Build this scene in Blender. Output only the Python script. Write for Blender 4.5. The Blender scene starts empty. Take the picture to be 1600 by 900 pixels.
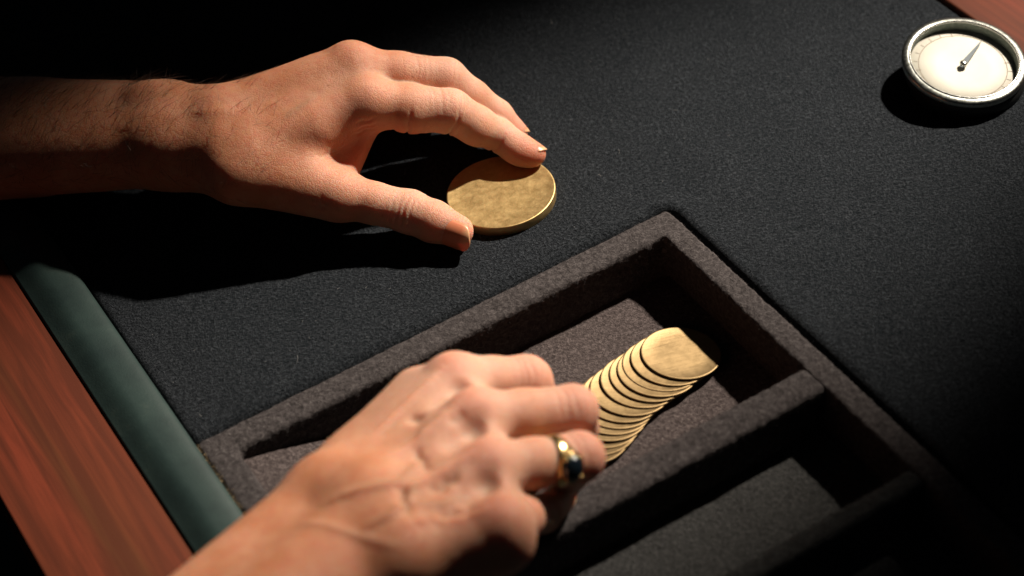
import bpy, math, random
import numpy as np
from mathutils import Vector, Matrix

# ------------------------------------------------------------------ camera, light, exposure
scene = bpy.context.scene
MM = 0.001
col = scene.collection
rad = math.radians

cam_data = bpy.data.cameras.new('camera')
cam = bpy.data.objects.new('camera', cam_data)
col.objects.link(cam)
PITCH, ROLL, DIST = rad(43.0), rad(-9.0), 1.075
fw = Vector((0, math.cos(PITCH), -math.sin(PITCH)))
r0 = Vector((1, 0, 0)); u0 = r0.cross(fw)
rt = r0 * math.cos(ROLL) + u0 * math.sin(ROLL)
up = -r0 * math.sin(ROLL) + u0 * math.cos(ROLL)
M = Matrix((rt, up, -fw)).transposed().to_4x4()
M.translation = -fw * DIST
cam.matrix_world = M
cam_data.sensor_width = 36.0
cam_data.lens = 36.0 * 3250 / 1600
cam_data.clip_start = 0.02
cam_data.clip_end = 20
cam_data.dof.use_dof = True
cam_data.dof.focus_distance = 1.095
cam_data.dof.aperture_fstop = 4.6
cam_data.dof.aperture_blades = 0
scene.camera = cam

world = bpy.data.worlds.new('World')
scene.world = world
world.use_nodes = True
bg = world.node_tree.nodes['Background']
bg.inputs[0].default_value = (0.75, 0.85, 1.0, 1)
bg.inputs[1].default_value = 0.010

def lamp(name, loc, target, energy, size_deg, blend, color, radius, scale=(1, 1), twist=0.0):
    d = bpy.data.lights.new(name, 'SPOT')
    d.energy = energy; d.color = color
    d.spot_size = rad(size_deg); d.spot_blend = blend
    d.shadow_soft_size = radius
    o = bpy.data.objects.new(name, d)
    col.objects.link(o)
    q = (Vector(target) - Vector(loc)).to_track_quat('-Z', 'Y')
    o.rotation_mode = 'QUATERNION'
    o.rotation_quaternion = q @ Matrix.Rotation(twist, 3, 'Z').to_quaternion()
    o.location = loc
    o.scale = (scale[0], scale[1], 1)
    return o

LAMP = (1.060, 0.631, 1.180)
lamp('desk_spot_lamp', LAMP, (-0.097, -0.065, 0.0), 338, math.degrees(2 * math.atan(0.37)), 1.0, (1.0, 0.865, 0.735), 0.030, (0.385, 1.0))

scene.view_settings.view_transform = 'Standard'
scene.view_settings.look = 'None'
scene.view_settings.exposure = 0.0
scene.view_settings.gamma = 1.0
scene.view_settings.use_curve_mapping = False

# ------------------------------------------------------------------ helpers
def tag(o, label=None, cat=None, group=None, kind=None):
    if label: o['label'] = label
    if cat: o['category'] = cat
    if group: o['group'] = group
    if kind: o['kind'] = kind
    return o

def empty(name, loc=(0, 0, 0)):
    o = bpy.data.objects.new(name, None)
    o.empty_display_size = 0.02
    col.objects.link(o); o.location = loc
    return o

def mesh_obj(name, verts, faces, mat, parent=None, smooth=True, loc=(0, 0, 0)):
    """verts in millimetres (world if no loc), linked as one object"""
    me = bpy.data.meshes.new(name)
    v = np.asarray(verts, dtype=np.float64) * MM
    me.from_pydata([tuple(p) for p in v], [], [tuple(f) for f in faces])
    me.materials.append(mat)
    if smooth:
        me.polygons.foreach_set('use_smooth', [True] * len(me.polygons))
    me.update()
    o = bpy.data.objects.new(name, me)
    col.objects.link(o)
    if parent: o.parent = parent
    o.location = loc
    return o

def quad_mesh(name, V, Q, mat, parent=None):
    """fast path for big quad meshes; V in mm (N,3), Q (M,4)"""
    me = bpy.data.meshes.new(name)
    V = np.asarray(V, dtype=np.float32) * MM
    Q = np.asarray(Q, dtype=np.int32)
    me.vertices.add(len(V)); me.vertices.foreach_set('co', V.ravel())
    me.loops.add(Q.size); me.loops.foreach_set('vertex_index', Q.ravel())
    me.polygons.add(len(Q))
    k = Q.shape[1]
    me.polygons.foreach_set('loop_start', np.arange(0, Q.size, k, dtype=np.int32))
    me.polygons.foreach_set('loop_total', np.full(len(Q), k, dtype=np.int32))
    me.polygons.foreach_set('use_smooth', np.ones(len(Q), dtype=bool))
    me.update(calc_edges=True)
    me.validate()
    me.materials.append(mat)
    o = bpy.data.objects.new(name, me)
    col.objects.link(o)
    if parent: o.parent = parent
    return o

def lathe(profile, n=96):
    """profile: (radius, z) list in mm -> verts, faces (closed to poles when r=0)"""
    V, F = [], []
    rings = []
    for r, z in profile:
        if r < 1e-6:
            rings.append([len(V)]); V.append((0, 0, z))
        else:
            s = len(V)
            for i in range(n):
                a = 2 * math.pi * i / n
                V.append((r * math.cos(a), r * math.sin(a), z))
            rings.append(list(range(s, s + n)))
    for A, B in zip(rings[:-1], rings[1:]):
        if len(A) == 1 and len(B) == 1: continue
        for i in range(n):
            j = (i + 1) % n
            if len(A) == 1: F.append((A[0], B[j], B[i]))
            elif len(B) == 1: F.append((A[i], A[j], B[0]))
            else: F.append((A[i], A[j], B[j], B[i]))
    return V, F

def new_mat(name):
    m = bpy.data.materials.new(name); m.use_nodes = True
    nt = m.node_tree
    b = nt.nodes['Principled BSDF']
    return m, nt, b

def node(nt, typ, **kw):
    n = nt.nodes.new(typ)
    for k, v in kw.items():
        if k.startswith('i_'):
            key = k[2:]
            n.inputs[int(key) if key.isdigit() else key.replace('_', ' ')].default_value = v
        else: setattr(n, k, v)
    return n

def ramp(nt, fac, stops):
    r = node(nt, 'ShaderNodeValToRGB')
    e = r.color_ramp.elements
    while len(e) < len(stops): e.new(0.5)
    for el, (p, c) in zip(e, stops):
        el.position = p; el.color = (*c, 1) if len(c) == 3 else c
    nt.links.new(fac, r.inputs[0])
    return r.outputs[0]

def noise(nt, vec, scale, detail=4, rough=0.55, dist=0.0):
    n = node(nt, 'ShaderNodeTexNoise')
    n.inputs['Scale'].default_value = scale
    n.inputs['Detail'].default_value = detail
    n.inputs['Roughness'].default_value = rough
    n.inputs['Distortion'].default_value = dist
    nt.links.new(vec, n.inputs['Vector'])
    return n.outputs['Fac']

def mapped(nt, src='Object', scale=(1, 1, 1), rot=(0, 0, 0)):
    tc = node(nt, 'ShaderNodeTexCoord')
    mp = node(nt, 'ShaderNodeMapping')
    mp.inputs['Scale'].default_value = scale
    mp.inputs['Rotation'].default_value = rot
    nt.links.new(tc.outputs[src], mp.inputs['Vector'])
    return mp.outputs[0]

def math_node(nt, op, a, b=None):
    n = node(nt, 'ShaderNodeMath', operation=op)
    for i, x in enumerate((a, b)):
        if x is None: continue
        if isinstance(x, (int, float)): n.inputs[i].default_value = x
        else: nt.links.new(x, n.inputs[i])
    return n.outputs[0]

def mixc(nt, fac, a, b, mode='MIX'):
    n = node(nt, 'ShaderNodeMix', data_type='RGBA', blend_type=mode)
    if isinstance(fac, (int, float)): n.inputs[0].default_value = fac
    else: nt.links.new(fac, n.inputs[0])
    for i, x in ((6, a), (7, b)):
        if isinstance(x, tuple): n.inputs[i].default_value = (*x, 1)
        else: nt.links.new(x, n.inputs[i])
    return n.outputs[2]

def bump(nt, height, strength, dist, normal=None):
    b = node(nt, 'ShaderNodeBump')
    b.inputs['Strength'].default_value = strength
    b.inputs['Distance'].default_value = dist
    nt.links.new(height, b.inputs['Height'])
    if normal: nt.links.new(normal, b.inputs['Normal'])
    return b.outputs[0]

# ------------------------------------------------------------------ materials
def felt_material(name, c_dark, c_mid, c_light, fiber=1150.0, bstr=1.0, lump=420.0):
    m, nt, b = new_mat(name)
    v = mapped(nt)
    n1 = noise(nt, v, fiber, 5, 0.7)
    n2 = noise(nt, v, lump, 4, 0.6, 0.6)
    n3 = noise(nt, v, 22, 3, 0.5)
    f = math_node(nt, 'ADD', math_node(nt, 'MULTIPLY', n1, 0.45), math_node(nt, 'MULTIPLY', n2, 0.55))
    c = ramp(nt, f, [(0.36, c_dark), (0.5, c_mid), (0.66, c_light)])
    c = mixc(nt, math_node(nt, 'MULTIPLY', n3, 0.35), c, c_dark)
    nt.links.new(c, b.inputs['Base Color'])
    b.inputs['Roughness'].default_value = 1.0
    b.inputs['Specular IOR Level'].default_value = 0.05
    b.inputs['Sheen Weight'].default_value = 0.04
    b.inputs['Sheen Roughness'].default_value = 0.55
    b.inputs['Sheen Tint'].default_value = (*[min(1, x * 14) for x in c_mid], 1)
    h = math_node(nt, 'ADD', math_node(nt, 'MULTIPLY', n2, 1.0), math_node(nt, 'MULTIPLY', n1, 0.6))
    nt.links.new(bump(nt, h, bstr, 0.0030), b.inputs['Normal'])
    return m

MAT = {}
MAT['felt'] = felt_material('black_felt', (0.0042, 0.0052, 0.0064), (0.0215, 0.0258, 0.0305), (0.068, 0.078, 0.089), 1250.0, 1.0, 620.0)
MAT['tray_felt'] = felt_material('tray_felt', (0.022, 0.0200, 0.0203), (0.056, 0.0505, 0.0505), (0.122, 0.111, 0.110), 1300, 0.6, 420)
MAT['tray_falloff'] = felt_material('tray_felt_falloff', (0.018, 0.0185, 0.0185), (0.042, 0.043, 0.0425), (0.088, 0.090, 0.088), 1300, 0.6, 500)  # darker, greyer tray felt: the lamp's falloff painted into the colour
MAT['tray_floor'] = felt_material('tray_floor_felt', (0.026, 0.0215, 0.021), (0.068, 0.056, 0.0545), (0.16, 0.135, 0.13), 1200, 0.6, 500)

def leather_material():
    m, nt, b = new_mat('green_leather')
    v = mapped(nt)
    n1 = noise(nt, v, 900, 4, 0.6)
    n2 = noise(nt, v, 38, 5, 0.6)
    c = ramp(nt, n2, [(0.3, (0.011, 0.024, 0.023)), (0.55, (0.018, 0.036, 0.033)), (0.8, (0.050, 0.068, 0.056))])
    nt.links.new(c, b.inputs['Base Color'])
    b.inputs['Roughness'].default_value = 0.55
    b.inputs['Specular IOR Level'].default_value = 0.4
    nt.links.new(bump(nt, n1, 0.25, 0.0005), b.inputs['Normal'])
    return m
MAT['leather'] = leather_material()

TRAY_ANGLE = rad(-65.2)
E2 = np.array([math.cos(TRAY_ANGLE), math.sin(TRAY_ANGLE), 0.0])
E1 = np.array([E2[1], -E2[0], 0.0])
TO = np.array([88.6, 44.2, 0.0])
def T(u, v, z=0.0):
    """tray frame (mm): u along the long back rim towards the left, v towards the viewer"""
    return TO + E1 * u + E2 * v + np.array([0, 0, z])

def wood_material():
    m, nt, b = new_mat('mahogany')
    v = mapped(nt, 'Object', (1, 1, 1), (0, 0, -TRAY_ANGLE))
    mp = node(nt, 'ShaderNodeMapping'); mp.inputs['Scale'].default_value = (5, 110, 110)
    nt.links.new(v, mp.inputs['Vector'])
    n1 = noise(nt, mp.outputs[0], 1.4, 6, 0.6, 0.8)
    mp2 = node(nt, 'ShaderNodeMapping'); mp2.inputs['Scale'].default_value = (25, 420, 420)
    nt.links.new(v, mp2.inputs['Vector'])
    n2 = noise(nt, mp2.outputs[0], 2.2, 5, 0.65)
    n3 = noise(nt, v, 9, 3, 0.5)
    mp3 = node(nt, 'ShaderNodeMapping'); mp3.inputs['Scale'].default_value = (1.2, 20, 20)
    nt.links.new(v, mp3.inputs['Vector'])
    n4 = noise(nt, mp3.outputs[0], 1.3, 3, 0.5, 0.4)
    c = ramp(nt, n4, [(0.36, (0.085, 0.032, 0.013)), (0.48, (0.140, 0.032, 0.015)), (0.62, (0.200, 0.037, 0.019))])
    c = mixc(nt, ramp(nt, n1, [(0.42, (0.75, 0.75, 0.75)), (0.62, (0, 0, 0))]), c, (0.055, 0.014, 0.009))
    c = mixc(nt, math_node(nt, 'MULTIPLY', n2, 0.5), c, (0.060, 0.018, 0.010))
    c = mixc(nt, math_node(nt, 'MULTIPLY', n3, 0.3), c, (0.17, 0.055, 0.022))
    nt.links.new(c, b.inputs['Base Color'])
    b.inputs['Roughness'].default_value = 0.42
    b.inputs['Specular IOR Level'].default_value = 0.35
    nt.links.new(bump(nt, n2, 0.12, 0.0006), b.inputs['Normal'])
    return m
MAT['wood'] = wood_material()

def brass_material(name, c1, c2, rough, scr=(1, 1, 1)):
    m, nt, b = new_mat(name)
    v = mapped(nt)
    n1 = noise(nt, v, 210, 7, 0.72, 0.3)
    n2 = noise(nt, v, 1400, 3, 0.6)
    mp = node(nt, 'ShaderNodeMapping'); mp.inputs['Scale'].default_value = scr
    nt.links.new(v, mp.inputs['Vector'])
    n3 = noise(nt, mp.outputs[0], 300, 3, 0.6)
    f = math_node(nt, 'ADD', math_node(nt, 'MULTIPLY', n1, 0.7), math_node(nt, 'MULTIPLY', n3, 0.3))
    c = ramp(nt, f, [(0.34, c1), (0.62, c2)])
    nt.links.new(c, b.inputs['Base Color'])
    b.inputs['Metallic'].default_value = 1.0
    r = math_node(nt, 'ADD', math_node(nt, 'MULTIPLY', n1, 0.25), rough - 0.12)
    nt.links.new(r, b.inputs['Roughness'])
    h = math_node(nt, 'ADD', math_node(nt, 'MULTIPLY', n1, 0.5), math_node(nt, 'MULTIPLY', n3, 0.4))
    h = math_node(nt, 'ADD', h, math_node(nt, 'MULTIPLY', n2, 0.25))
    nt.links.new(bump(nt, h, 0.25, 0.0006), b.inputs['Normal'])
    return m
MAT['brass'] = brass_material('aged_brass', (0.46, 0.32, 0.13), (0.62, 0.46, 0.215), 0.50)
MAT['coin'] = brass_material('coin_brass', (0.215, 0.152, 0.074), (0.315, 0.228, 0.117), 0.54, (3, 0.25, 1))

def simple(name, color, rough=0.5, metal=0.0, spec=0.5):
    m, nt, b = new_mat(name)
    b.inputs['Base Color'].default_value = (*color, 1)
    b.inputs['Roughness'].default_value = rough
    b.inputs['Metallic'].default_value = metal
    b.inputs['Specular IOR Level'].default_value = spec
    return m

def metal_worn(name, c1, c2, rough, sc=500):
    m, nt, b = new_mat(name)
    v = mapped(nt)
    n1 = noise(nt, v, sc, 5, 0.6)
    nt.links.new(ramp(nt, n1, [(0.35, c1), (0.65, c2)]), b.inputs['Base Color'])
    b.inputs['Metallic'].default_value = 1.0
    nt.links.new(math_node(nt, 'ADD', math_node(nt, 'MULTIPLY', n1, 0.2), rough - 0.1), b.inputs['Roughness'])
    nt.links.new(bump(nt, n1, 0.05, 0.0003), b.inputs['Normal'])
    return m
MAT['steel'] = metal_worn('brushed_steel', (0.24, 0.26, 0.24), (0.36, 0.38, 0.35), 0.30)
MAT['steel_bright'] = metal_worn('polished_steel', (0.50, 0.51, 0.48), (0.62, 0.63, 0.60), 0.25)
MAT['dark_steel'] = metal_worn('dark_steel', (0.07, 0.085, 0.075), (0.14, 0.16, 0.14), 0.5)
MAT['case'] = simple('dark_case', (0.02, 0.022, 0.022), 0.5, 0.6)
MAT['gold'] = metal_worn('ring_gold', (0.75, 0.52, 0.20), (0.92, 0.70, 0.34), 0.22, 900)
MAT['stone'] = simple('dark_stone', (0.006, 0.011, 0.016), 0.12, 0.0, 1.0)
MAT['needle'] = simple('needle_blue_steel', (0.045, 0.062, 0.075), 0.5, 0.3)
MAT['ink'] = simple('dial_ink', (0.20, 0.16, 0.12), 0.8)
def dial_material():
    m, nt, b = new_mat('dial_card')
    v = mapped(nt)
    c = ramp(nt, noise(nt, v, 60, 4), [(0.3, (0.60, 0.575, 0.51)), (0.7, (0.66, 0.64, 0.575))])
    nt.links.new(c, b.inputs['Base Color']); b.inputs['Roughness'].default_value = 0.6
    return m
MAT['dial'] = dial_material()
def glass_material():
    m, nt, b = new_mat('dial_glass')
    out = nt.nodes['Material Output']
    tr = node(nt, 'ShaderNodeBsdfTransparent'); tr.inputs[0].default_value = (0.96, 0.97, 0.96, 1)
    gl = node(nt, 'ShaderNodeBsdfGlossy'); gl.inputs['Roughness'].default_value = 0.04
    lw = node(nt, 'ShaderNodeLayerWeight'); lw.inputs[0].default_value = 0.5
    f = math_node(nt, 'POWER', lw.outputs['Facing'], 4.0)
    f = math_node(nt, 'ADD', math_node(nt, 'MULTIPLY', f, 0.6), 0.04)
    mx = node(nt, 'ShaderNodeMixShader')
    nt.links.new(f, mx.inputs[0]); nt.links.new(tr.outputs[0], mx.inputs[1]); nt.links.new(gl.outputs[0], mx.inputs[2])
    nt.links.new(mx.outputs[0], out.inputs[0])
    return m
MAT['glass'] = glass_material()

def skin_material(name, base, red, pale):
    m, nt, b = new_mat(name)
    v = mapped(nt)
    at = node(nt, 'ShaderNodeAttribute', attribute_name='flush')
    n_big = noise(nt, v, 55, 4, 0.6)
    n_mid = noise(nt, v, 230, 4, 0.6)
    vor = node(nt, 'ShaderNodeTexVoronoi', feature='DISTANCE_TO_EDGE')
    vor.inputs['Scale'].default_value = 1350
    vor.inputs['Randomness'].default_value = 0.9
    nt.links.new(v, vor.inputs['Vector'])
    lines = math_node(nt, 'MINIMUM', vor.outputs['Distance'], 0.35)
    n_pore = noise(nt, v, 1500, 3, 0.6)
    vor2 = node(nt, 'ShaderNodeTexVoronoi', feature='DISTANCE_TO_EDGE')
    vor2.inputs['Scale'].default_value = 430
    warp = node(nt, 'ShaderNodeVectorMath', operation='ADD')
    nz = node(nt, 'ShaderNodeTexNoise'); nz.inputs['Scale'].default_value = 300
    nt.links.new(v, nz.inputs['Vector'])
    sc_ = node(nt, 'ShaderNodeVectorMath', operation='SCALE'); sc_.inputs['Scale'].default_value = 0.0022
    nt.links.new(nz.outputs['Color'], sc_.inputs[0])
    nt.links.new(v, warp.inputs[0]); nt.links.new(sc_.outputs[0], warp.inputs[1])
    nt.links.new(warp.outputs[0], vor2.inputs['Vector'])
    lines2 = math_node(nt, 'MINIMUM', vor2.outputs['Distance'], 0.12)
    c = mixc(nt, ramp(nt, n_big, [(0.38, (0, 0, 0)), (0.62, (0.9, 0.9, 0.9))]), base, pale)
    c = mixc(nt, ramp(nt, n_mid, [(0.45, (0, 0, 0)), (0.75, (0.6, 0.6, 0.6))]), c, red)
    ap = node(nt, 'ShaderNodeAttribute', attribute_name='pale')
    c = mixc(nt, ap.outputs['Fac'], c, (0.56, 0.35, 0.26))
    c = mixc(nt, at.outputs['Fac'], c, red)
    av = node(nt, 'ShaderNodeAttribute', attribute_name='vein')
    c = mixc(nt, av.outputs['Fac'], c, (0.34, 0.19, 0.115))
    n_spot = noise(nt, v, 420, 2, 0.4)
    c = mixc(nt, ramp(nt, n_spot, [(0.66, (0, 0, 0)), (0.78, (0.45, 0.45, 0.45))]), c, (0.30, 0.115, 0.06))
    nt.links.new(c, b.inputs['Base Color'])
    b.inputs['Subsurface Weight'].default_value = 1.0
    b.inputs['Subsurface Radius'].default_value = (1.0, 0.32, 0.17)
    b.inputs['Subsurface Scale'].default_value = 0.0108
    b.inputs['Roughness'].default_value = 0.5
    b.inputs['Specular IOR Level'].default_value = 0.30
    h = math_node(nt, 'ADD', math_node(nt, 'MULTIPLY', lines, 0.9), math_node(nt, 'MULTIPLY', n_pore, 0.4))
    h = math_node(nt, 'ADD', h, math_node(nt, 'MULTIPLY', n_mid, 1.0))
    h = math_node(nt, 'ADD', h, math_node(nt, 'MULTIPLY', lines2, 3.2))
    nt.links.new(bump(nt, h, 0.42, 0.0006), b.inputs['Normal'])
    rr = math_node(nt, 'ADD', math_node(nt, 'MULTIPLY', n_mid, 0.3), 0.40)
    nt.links.new(rr, b.inputs['Roughness'])
    return m
MAT['skin'] = skin_material('skin', (0.44, 0.190, 0.096), (0.45, 0.140, 0.085), (0.52, 0.255, 0.150))
def nail_material():
    m, nt, b = new_mat('fingernail')
    at = node(nt, 'ShaderNodeAttribute', attribute_name='tip')
    c = ramp(nt, at.outputs['Fac'], [(0.0, (0.68, 0.44, 0.36)), (0.13, (0.60, 0.33, 0.22)), (0.20, (0.52, 0.175, 0.090)), (0.70, (0.53, 0.180, 0.090)), (0.88, (0.62, 0.36, 0.20))])
    nt.links.new(c, b.inputs['Base Color'])
    b.inputs['Roughness'].default_value = 0.36
    b.inputs['Specular IOR Level'].default_value = 0.45
    b.inputs['Subsurface Weight'].default_value = 0.15
    b.inputs['Subsurface Radius'].default_value = (1.0, 0.35, 0.2)
    b.inputs['Subsurface Scale'].default_value = 0.002
    return m
MAT['nail'] = nail_material()
MAT['hair'] = simple('arm_hair', (0.055, 0.026, 0.013), 0.4, 0.0, 0.5)
MAT['floor'] = simple('dark_floor', (0.01, 0.01, 0.012), 0.9)
MAT['felt_light'] = felt_material('grey_felt_fibre', (0.05, 0.057, 0.065), (0.11, 0.122, 0.135), (0.19, 0.205, 0.22))
MAT['tan_fibre'] = simple('tan_fibre', (0.30, 0.22, 0.12), 0.9)
MAT['lint'] = simple('lint', (0.45, 0.45, 0.44), 0.8)

# ------------------------------------------------------------------ implicit surfaces (mm)
class Field:
    def __init__(s, lo, hi, h):
        s.lo = np.array(lo, float); s.h = h
        s.n = np.ceil((np.array(hi, float) - s.lo) / h).astype(int) + 1
        s.d = np.full(s.n, 60.0, np.float32)
        s.ax = [(s.lo[i] + h * np.arange(s.n[i])).astype(np.float32) for i in range(3)]
    def blank(s):
        f = Field.__new__(Field); f.lo = s.lo; f.h = s.h; f.n = s.n; f.ax = s.ax
        f.d = np.full(s.n, 60.0, np.float32); return f
    def box(s, lo, hi):
        a = np.clip(np.floor((np.array(lo) - s.lo) / s.h).astype(int), 0, s.n)
        b = np.clip(np.ceil((np.array(hi) - s.lo) / s.h).astype(int) + 1, 0, s.n)
        sl = tuple(slice(x, y) for x, y in zip(a, b))
        X = s.ax[0][sl[0]][:, None, None]; Y = s.ax[1][sl[1]][None, :, None]; Z = s.ax[2][sl[2]][None, None, :]
        return sl, X, Y, Z
    def put(s, sl, d, k, sub=False):
        cur = s.d[sl]
        if cur.size == 0: return
        if sub:
            a = -cur
            hh = np.maximum(k - np.abs(a - d), 0) / k
            s.d[sl] = -(np.minimum(a, d) - hh * hh * k * 0.25)
        else:
            hh = np.maximum(k - np.abs(cur - d), 0) / k
            s.d[sl] = np.minimum(cur, d) - hh * hh * k * 0.25
    def cone(s, a, b, ra, rb, k=4.0, sub=False, pad=8.0):
        a = np.array(a, float); b = np.array(b, float); R = max(ra, rb) + pad + k
        sl, X, Y, Z = s.box(np.minimum(a, b) - R, np.maximum(a, b) + R)
        ba = b - a; L2 = float(ba @ ba) + 1e-9
        x = X - a[0]; y = Y - a[1]; z = Z - a[2]
        t = np.clip((x * ba[0] + y * ba[1] + z * ba[2]) / L2, 0, 1)
        dx = x - t * ba[0]; dy = y - t * ba[1]; dz = z - t * ba[2]
        d = np.sqrt(dx * dx + dy * dy + dz * dz) - (ra + (rb - ra) * t)
        s.put(sl, d.astype(np.float32), k, sub)
    def ell(s, c, A, r, k=3.0, sub=False, pad=6.0):
        """ellipsoid, A = 3 orthonormal rows, r = 3 radii"""
        c = np.array(c, float); A = np.array(A, float); r = np.array(r, float); R = r.max() + pad + k
        sl, X, Y, Z = s.box(c - R, c + R)
        x = X - c[0]; y = Y - c[1]; z = Z - c[2]
        p = [(A[i, 0] * x + A[i, 1] * y + A[i, 2] * z) / r[i] for i in range(3)]
        k0 = np.sqrt(p[0] ** 2 + p[1] ** 2 + p[2] ** 2) + 1e-6
        k1 = np.sqrt((p[0] / r[0]) ** 2 + (p[1] / r[1]) ** 2 + (p[2] / r[2]) ** 2) + 1e-6
        s.put(sl, (k0 * (k0 - 1) / k1).astype(np.float32), k, sub)
    def tri(s, a, b, c, r, k=6.0, pad=8.0):
        a, b, c = (np.array(q, float) for q in (a, b, c)); R = r + pad + k
        sl, X, Y, Z = s.box(np.minimum(np.minimum(a, b), c) - R, np.maximum(np.maximum(a, b), c) + R)
        n = np.cross(b - a, a - c)
        def side(p, q):
            e = q - p; m = np.cross(e, n)
            return np.sign(m[0] * (X - p[0]) + m[1] * (Y - p[1]) + m[2] * (Z - p[2]))
        def seg(p, q):
            e = q - p
            x = X - p[0]; y = Y - p[1]; z = Z - p[2]
            t = np.clip((x * e[0] + y * e[1] + z * e[2]) / (e @ e), 0, 1)
            return (x - t * e[0]) ** 2 + (y - t * e[1]) ** 2 + (z - t * e[2]) ** 2
        out = side(a, b) + side(b, c) + side(c, a)
        edge = np.minimum(np.minimum(seg(a, b), seg(b, c)), seg(c, a))
        pl = (n[0] * (X - a[0]) + n[1] * (Y - a[1]) + n[2] * (Z - a[2])) ** 2 / (n @ n)
        d = np.sqrt(np.where(out < 2.0, edge, pl)) - r
        s.put(sl, d.astype(np.float32), k)
    def merge(s, f, k):
        s.put((slice(None),) * 3, f.d, k)
    def mesh(s):
        """naive surface nets"""
        D = s.d; n = D.shape
        ins = D < 0
        acc = np.zeros((n[0] - 1, n[1] - 1, n[2] - 1), np.uint8)
        for i in (0, 1):
            for j in (0, 1):
                for k in (0, 1):
                    acc += ins[i:n[0] - 1 + i, j:n[1] - 1 + j, k:n[2] - 1 + k]
        cells = np.argwhere((acc > 0) & (acc < 8))
        idx = np.full(acc.shape, -1, np.int32)
        idx[cells[:, 0], cells[:, 1], cells[:, 2]] = np.arange(len(cells))
        cor = [(i, j, k) for i in (0, 1) for j in (0, 1) for k in (0, 1)]
        val = [D[cells[:, 0] + i, cells[:, 1] + j, cells[:, 2] + k] for i, j, k in cor]
        P = np.zeros((len(cells), 3)); cnt = np.zeros(len(cells))
        for p in range(8):
            for q in range(p + 1, 8):
                cp, cq = np.array(cor[p]), np.array(cor[q])
                if np.abs(cp - cq).sum() != 1: continue
                a, b = val[p], val[q]
                msk = (a < 0) != (b < 0)
                t = np.where(msk, a / np.where(msk, a - b, 1), 0)
                P += np.where(msk[:, None], cp + t[:, None] * (cq - cp), 0); cnt += msk
        P = (cells + P / cnt[:, None]) * s.h + s.lo
        quads = []
        for ax in range(3):
            o1, o2 = (ax + 1) % 3, (ax + 2) % 3
            sa = [slice(None)] * 3; sb = [slice(None)] * 3
            sa[ax] = slice(0, -1); sb[ax] = slice(1, None)
            A = ins[tuple(sa)]; B = ins[tuple(sb)]
            for flip, mk in ((0, A & ~B), (1, B & ~A)):
                e = np.argwhere(mk)
                e = e[(e[:, o1] > 0) & (e[:, o2] > 0) & (e[:, o1] < n[o1] - 1) & (e[:, o2] < n[o2] - 1)]
                c = []
                for d1, d2 in ((-1, -1), (0, -1), (0, 0), (-1, 0)):
                    q = e.copy(); q[:, o1] += d1; q[:, o2] += d2
                    c.append(idx[q[:, 0], q[:, 1], q[:, 2]])
                c = np.stack(c, 1)
                if flip: c = c[:, ::-1]
                quads.append(c)
        Q = np.concatenate(quads); Q = Q[(Q >= 0).all(1)]
        for _ in range(2):
            v, g = s.sample(P)
            P = P - g * (v / np.maximum((g * g).sum(1), 0.2))[:, None]
        _, g = s.sample(P)
        N = g / np.maximum(np.linalg.norm(g, axis=1), 1e-6)[:, None]
        return P, Q, N
    def tril(s, P):
        q = np.clip((P - s.lo) / s.h, 0, s.n - 1.001)
        i = q.astype(int); f = q - i
        r = 0
        for a in (0, 1):
            for b in (0, 1):
                for c in (0, 1):
                    w = (f[:, 0] if a else 1 - f[:, 0]) * (f[:, 1] if b else 1 - f[:, 1]) * (f[:, 2] if c else 1 - f[:, 2])
                    r = r + w * s.d[i[:, 0] + a, i[:, 1] + b, i[:, 2] + c]
        return r
    def sample(s, P):
        e = s.h * 0.9
        g = np.stack([(s.tril(P + e * v) - s.tril(P - e * v)) / (2 * e) for v in np.eye(3)], 1)
        return s.tril(P), g

def value_noise(P, scale, seed):
    rs = np.random.RandomState(seed); T_ = rs.rand(32, 32, 32)
    q = P * scale; i = np.floor(q).astype(int); f = q - i; f = f * f * (3 - 2 * f)
    r = 0
    for a in (0, 1):
        for b in (0, 1):
            for c in (0, 1):
                w = (f[:, 0] if a else 1 - f[:, 0]) * (f[:, 1] if b else 1 - f[:, 1]) * (f[:, 2] if c else 1 - f[:, 2])
                r = r + w * T_[(i[:, 0] + a) % 32, (i[:, 1] + b) % 32, (i[:, 2] + c) % 32]
    return r - 0.5

def frame(axis, hint):
    a = np.array(axis, float); a /= np.linalg.norm(a)
    n = np.array(hint, float); n -= a * (n @ a); n /= np.linalg.norm(n)
    return a, n, np.cross(a, n)

# ------------------------------------------------------------------ the table: felt, wood, cushion, floor
def to_world(P):
    P = np.asarray(P, float)
    return TO + P[:, :1] * E1 + P[:, 1:2] * E2 + np.array([0, 0, 1.0]) * P[:, 2:3]

def hole_dist(u, v):
    """distance to the rounded rectangular well of the tray (positive outside it)"""
    r = 9.0
    qx = -(u - (-0.6)) + r; qy = -(v - (-0.6)) + r
    return np.sqrt(np.maximum(qx, 0) ** 2 + np.maximum(qy, 0) ** 2) + np.minimum(np.maximum(qx, qy), 0) - r

def axis_lines(lo, hi, coarse, spots):
    out = [lo]
    while out[-1] < hi:
        x = out[-1]
        d = min(abs(x - s) for s in spots)
        out.append(x + (0.8 if d < 10 else 1.6 if d < 16 else coarse))
    out[-1] = hi
    return np.array(out)

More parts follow.
